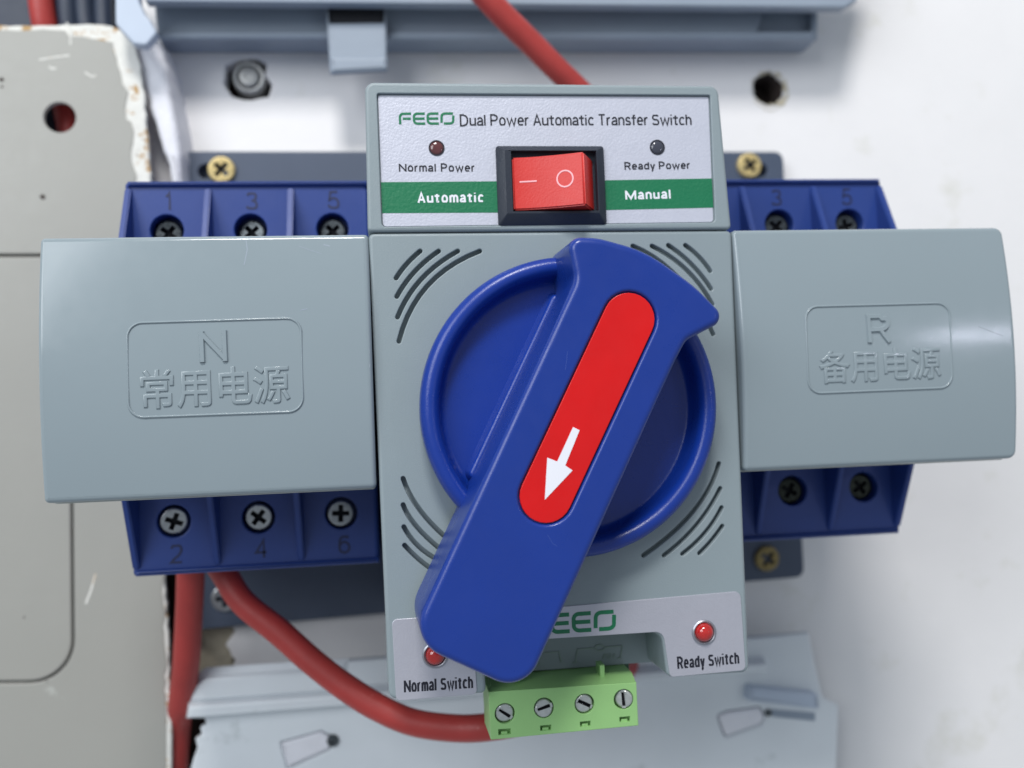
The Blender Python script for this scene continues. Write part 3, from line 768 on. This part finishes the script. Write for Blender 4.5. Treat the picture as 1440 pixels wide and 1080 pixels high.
# rocker: pressed at the left, standing proud at the right
rx0, ry0, rx1, ry1 = op[0]+.3, at(722, 295.5, 1.7)[1], at(836, 250, 1.5)[0], at(720, 221.5, 1.7)[1]
bm = new(); NX = 24
xr = at(821, 250, 6.4)[0]
def rz(t): return 1.7+4.7*(t**1.5)
rows = []
for k in range(NX+1):
    t = k/NX; x = rx0+(xr-rx0)*t; rows.append((x, rz(t)))
rows = [(rx0, fz)]+rows+[(xr+.35, rz(1)-.25), (rx1, fz)]
va = [bm.verts.new((x, ry0, z)) for x, z in rows]; vb = [bm.verts.new((x, ry1, z)) for x, z in rows]
n = len(rows)
top_e = []
for i in range(n-1): bm.faces.new((va[i], va[i+1], vb[i+1], vb[i]))
bm.faces.new(va[::-1]); bm.faces.new(vb)
bmesh.ops.recalc_face_normals(bm, faces=bm.faces[:])
eg = [e for e in bm.edges if len(e.link_faces) == 2 and e.calc_face_angle(0) > .7]
bmesh.ops.bevel(bm, geom=eg, offset=.35, segments=3, affect='EDGES')
link('rocker', bm, 'rocker', bez)
def zrock(x): return rz(max(0, min(1, (x-rx0)/(xr-rx0))))
bm = new()
c0 = at(794.5, 251, 4.8); rs = []
for r_ in (1.95, 1.62):
    rs.append([(c0[0]+r_*.97*math.cos(2*math.pi*k/40), c0[1]+r_*1.05*math.sin(2*math.pi*k/40)) for k in range(40)])
A_ = [bm.verts.new((x, y, zrock(x)+.05)) for x, y in rs[0]]; B_ = [bm.verts.new((x, y, zrock(x)+.05)) for x, y in rs[1]]
bridge(bm, A_, B_)
l0 = at(731, 255, 2.4); l1 = at(755, 255, 2.8)
bar = [(l0[0]+(l1[0]-l0[0])*k/6, l0[1]) for k in range(7)]
A_ = [bm.verts.new((x, y-.17, zrock(x)+.05)) for x, y in bar]; B_ = [bm.verts.new((x, y+.17, zrock(x)+.05)) for x, y in bar]
for i in range(6): bm.faces.new((A_[i], A_[i+1], B_[i+1], B_[i]))
bmesh.ops.recalc_face_normals(bm, faces=bm.faces[:])
for f_ in bm.faces:
    if f_.normal.z < 0: f_.normal_flip()
r_ = bmesh.ops.extrude_face_region(bm, geom=bm.faces[:])
bmesh.ops.translate(bm, verts=[g for g in r_['geom'] if isinstance(g, bmesh.types.BMVert)], vec=(0, 0, .03))
link('on_off_marks', bm, 'pink', bez)

# --- lower silver label
lp_px = [(551, 866), (1041, 831), (1048, 942), (942, 952), (934, 893), (928, 887), (676, 902), (664, 906), (671, 976), (557, 986)]
lp_px = [(551, 871), (700, 861), (1041, 831), (1048.5, 942.5), (942, 952), (932.5, 888), (666, 905), (671, 976), (557, 985.5)]
lo = rr(ats(lp_px, .1), [1.2, 0, 1.6, 1.2, 1.0, 2.2, 1.0, 1.0, 1.0])
bm = new(); slab(bm, lo, -.05, .22, r=.12)
lab = link('lower_label', bm, 'silver2', sw)
def switch_text(s, a, b, h):
    print_text('lettering', s, at(*a, .2), at(*b, .2), h/ppm(0), .15, 'ink', lab, .46, thick=.1, gap=.36)
switch_text('Normal Switch', (569.5, 973.5), (664, 967.5), 16)
switch_text('Ready Switch', (954, 940.5), (1038.5, 933), 16)
logo('logo', (744, 892.5, 866, 884.5, 26), .15, 'green', lab, .92)
for (u, v, r_) in ((612, 921, 2.15), (990, 889, 2.0)):
    c = at(u, v, .3)
    bm = new(); lathe(bm, c, [(2.95, .2), (2.9, .55), (2.6, .75), (2.35, .6), (2.2, .1)], 40)
    o = link('indicator_light', bm, 'ring', sw)
    bm = new(); lathe(bm, c, [(2.2, .1), (2.15, .7), (1.9, 1.3), (1.45, 1.8), (.8, 2.1), (.02, 2.2)], 32)
    link('lens', bm, 'lens', o)

# --- rotary knob
kc = at(802, 571.5, 5); KR = 214.5/1300*(CAM['z']-5)
bm = new()
prof = [(KR-.2, .25), (KR, 1.2), (KR, 4.6)]
for k in range(0, 13):
    a = math.pi*k/12
    prof.append((KR-2.15+2.15*math.cos(a), 5.4+2.6*math.sin(a)))
prof += [(KR-4.7, 3.4), (KR-5.1, 2.3), (KR-5.6, 1.9), (KR-6.1, 1.8), (KR-7.5, 1.75)]
lathe(bm, kc, prof, 128)
dial = link('rotary_knob', bm, 'dialblue', sw, sharp=60)
hz = 22.0
hp = [((808, 394), 5), ((796, 333.5), 2.6), ((840, 334.5), 18), ((907, 353), 30), ((976, 402), 30), ((1022, 449), 2.4), ((964, 479), 3.5), ((949, 508), 8),
      ((737, 975), 6.6), ((574, 901), 7.2)]
P = rr(ats([q[0] for q in hp], hz-1.2), [q[1] for q in hp], 12)
bm = new()
sa, sb = at(885.5, 448, hz), at(768.5, 698, hz)
sr = 38/ppm(hz)
slab(bm, P, 2.2, hz, r=1.5, draft=.6, holes=[(stadium(sa, sb, sr+.32), 1.3, True, .7)], seg=6)
link('handle', bm, 'blue', dial, recalc=False, sharp=50)
# fillet foot along the handle on the dial floor
bm = new(); slab(bm, rr(ats(((777, 412), (657, 668), (720, 720), (850, 440)), 3.6), 1.4), 1.5, 4.4, r=1.0, draft=.8, seg=5)
link('handle_foot', bm, 'dialblue', dial)
bm = new(); slab(bm, stadium(sa, sb, sr), hz-1.4, hz-.35, r=.15)
link('red_inlay', bm, 'red', dial)
bm = new()
ap = ats(((805.8, 600.5), (815, 605), (794.8, 654.5), (805, 661.5), (766, 703), (769.5, 643.5), (783.5, 649)), hz-.35)
slab(bm, ap, hz-.36, hz-.27)
link('arrow', bm, 'white', dial)

for pts, wd_ in (((798, 494), (797, 505), (795, 520)), .07), (((770, 752), (777, 764), (783, 768)), .07):
    bm = new(); slab(bm, ribbon(ats(pts, hz), wd_), hz-.02, hz+.01)
    link('scratch', bm, 'wear', dial)
# --- grey terminal covers
C1, C0, HC, XI = 44.1, -13.9, 114.3, 43.75
ymid = (C1+C0)/2; hh = (C1-C0)/2
def bulge(y): return 2.4*(1-((y-ymid+1)/hh)**2)
SL = {-1: .9, 1: 0}
for side in (-1, 1):
    x0, x1 = sorted((side*(43.15 if side < 0 else 43.6), side*HC))
    o = rr(rect(x0, C0, x1, C1), 1.0 if side < 0 else [1, 2, 2, 1][0:4], 5)
    bm = new(); slab(bm, o, -15, -.15, r=1.0, seg=5, back=True)
    for k in range(1, 40):
        y = C0+(C1-C0)*k/40
        bmesh.ops.bisect_plane(bm, geom=bm.verts[:]+bm.edges[:]+bm.faces[:], plane_co=(0, y, 0), plane_no=(0, 1, 0))
    for v in bm.verts: v.co.z += bulge(v.co.y)
    cv = link('terminal_cover', bm, 'cover', sw, label='glossy grey %s cover marked %s' % (('left', 'N') if side < 0 else ('right', 'R')), sharp=40)
    bz_ = 1.8
    bm = new(); slab(bm, rr(rect(x0+.25, C0-.5, x1-.25, C1-1), .8), -16.5, -4.5, r=.3, back=True)
    link('rim_lip', bm, 'lip', cv)
    if side < 0:
        bp = ((179, 454.5), (423, 447), (426.5, 578.5), (181.5, 587.5)); t1, cps = 'N', ((283, 509.5), (320, 508), 42)
        ch, cj = '常用电源', ((199, 577), (409, 567), 54)
    else:
        bp = ((1131.5, 431.5), (1334, 426), (1338, 545), (1136, 553.5)); t1, cps = 'R', ((1219, 482), (1252, 481), 39)
        ch, cj = '备用电源', ((1152, 541), (1323, 533), 50)
    q = ats(bp, bz_); lo_ = rr(q, 3.2, 8); lo_ = ccw(lo_)
    bm = new()
    wv = .62; rings = []
    for d_, z_ in ((-wv/2, -.1), (-wv/2*.6, .24), (0, .34), (wv/2*.6, .24), (wv/2, -.1)):
        rings.append([bm.verts.new((x, y, -.15+bulge(y)+z_)) for x, y in offset(lo_, d_)])
    for a_, b_ in zip(rings, rings[1:]): bridge(bm, a_, b_)
    link('raised_border', bm, 'cover', cv, sharp=80)
    print_text('letter', t1, at(cps[0][0]+2.5, cps[0][1], bz_), at(cps[1][0]-2.5, cps[1][1], bz_), cps[2]/ppm(1.8), -.2, 'cover', cv, 1.35, thick=.55, bulge=bulge, round_=.2)
    text('characters', ch, at(*cj[0], bz_), at(*cj[1], bz_), cj[2]/ppm(1.8), -.10, 'cover', cv, bold=.08, bevel=.24, bulge=bulge, bbox=True)

for parent_side, pts, wd_ in ((-1, ((345, 337), (347, 350), (343, 372)), .16), (-1, ((420, 345), (436, 351), (452, 356)), .10), (-1, ((455, 343), (463, 345)), .2), (-1, ((423, 437), (432, 435)), .18), 
                              (1, ((1372, 460), (1392, 468), (1406, 473)), .08)):
    P_ = ats(pts, 1.0); bm = new(); slab(bm, ribbon(P_, wd_), -.3, -.12)
    for v in bm.verts: v.co.z += bulge(v.co.y)
    cv_ = [o for o in bpy.data.objects if o.name.startswith('terminal_cover')]
    cv_.sort(key=lambda o: o['label'].find('right'))
    link('scratch', bm, 'raildark' if parent_side < 0 else 'plate', cv_[0] if parent_side < 0 else cv_[1])

# ================================================================ GREEN PLUG CONNECTOR
ZC = -3.0
gc = empty('plug_connector', (*at(790, 1040, ZC), ZC-14))
tag(gc, 'light green four screw plug connector beneath the knob handle', 'connector')
cq = ats(((687, 973), (895, 959.5), (898, 1020.5), (690.5, 1040.5)), ZC)
scs = [(710, 1003.5), (765, 995.5), (822, 990), (877, 983.5)]
wins = [((700.5, 1025.5), (718, 1024.5), (718.5, 1032.5), (701, 1034)), ((759.5, 1020.5), (775.5, 1019), (775, 1027), (760, 1028)), ((815.5, 1015), (830.5, 1013.5), (830.5, 1021.5), (816, 1022.5)), ((871, 1008.5), (886, 1007), (886, 1015), (871.5, 1016))]
bm = new()
hl = [(circle(at(u, v, ZC), 2.35, 28), 2.5, True, .12) for u, v in scs]
hl += [(ats(w_, ZC), 1.6, True, .05) for w_ in wins]
slab(bm, cq, ZC-13, ZC, r=.2, draft=.15, holes=hl)
link('connector_body', bm, 'connector', gc, recalc=False)
bm = new()       # sloping shoulder above the front face
ft = [(*cq[0], ZC-.2), (*cq[1], ZC-.2)]
d0, d1 = at(691, 962, ZC-5), at(889, 945, ZC-5)
bt = [(d0[0], d0[1], ZC-5), (d1[0], d1[1], ZC-5)]
lo2 = [(cq[0][0], cq[0][1]-2, ZC-13), (cq[1][0], cq[1][1]-2, ZC-13)]
bt2 = [(d0[0], d0[1], ZC-13), (d1[0], d1[1], ZC-13)]
V = [bm.verts.new(v) for v in (ft[0], ft[1], bt[1], bt[0], lo2[0], lo2[1], bt2[1], bt2[0])]
for f_ in ((0, 1, 2, 3), (3, 2, 6, 7), (0, 3, 7, 4), (1, 5, 6, 2), (4, 7, 6, 5), (0, 4, 5, 1)): bm.faces.new([V[i] for i in f_])
bmesh.ops.recalc_face_normals(bm, faces=bm.faces[:]); bmesh.ops.bevel(bm, geom=bm.edges[:], offset=.2, segments=2, affect='EDGES')
link('shoulder', bm, 'connector', gc)
bm = new()
for u in (728, 847):
    slab(bm, ats(((u-3.5, 936), (u+3.5, 935.5), (u+4, 958), (u-3, 959)), ZC-3.5), ZC-8, ZC-3.5, r=.3)
link('key_tab', bm, 'connector', gc)
bm = new(); slab(bm, ats(((690, 925), (884, 912), (886, 962), (692, 975)), -18), -40, -18, r=.3)
link('socket', bm, 'darkgreen', sw)
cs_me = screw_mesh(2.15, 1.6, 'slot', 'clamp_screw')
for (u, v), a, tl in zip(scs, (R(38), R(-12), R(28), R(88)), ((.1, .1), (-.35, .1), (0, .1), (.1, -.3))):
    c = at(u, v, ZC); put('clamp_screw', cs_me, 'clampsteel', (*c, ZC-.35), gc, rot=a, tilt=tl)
bm = new()
for w_ in wins:
    p = ats(w_, ZC); cx_ = sum(q[0] for q in p)/4; cy_ = min(q[1] for q in p)
    slab(bm, rect(cx_-.75, cy_-.1, cx_+.75, cy_+.55), ZC-1.4, ZC-.5, r=.1)
link('clamp_window', bm, 'connector', gc)

# ================================================================ MOUNTING SCREWS
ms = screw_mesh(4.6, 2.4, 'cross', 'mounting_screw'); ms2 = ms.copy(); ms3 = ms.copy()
for (u, v, lab_, mt, m_) in ((311, 238, 'brass coloured cross head screw at the upper left of the mounting plate', 'brass', ms),
                        (1055, 232, 'tarnished brass screw right of the control box on the plate', 'brass', ms),
                        (1080, 786, 'shaded brass screw under the right terminal block', 'shadebrass', ms3),
                        (316, 842, 'silver steel screw beside the curved red cable under the left block', 'steel', ms2)):
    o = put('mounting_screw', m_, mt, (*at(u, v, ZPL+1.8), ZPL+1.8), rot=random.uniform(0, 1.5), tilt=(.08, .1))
    tag(o, lab_, 'screw', 'screws fixing the plate to the wall')
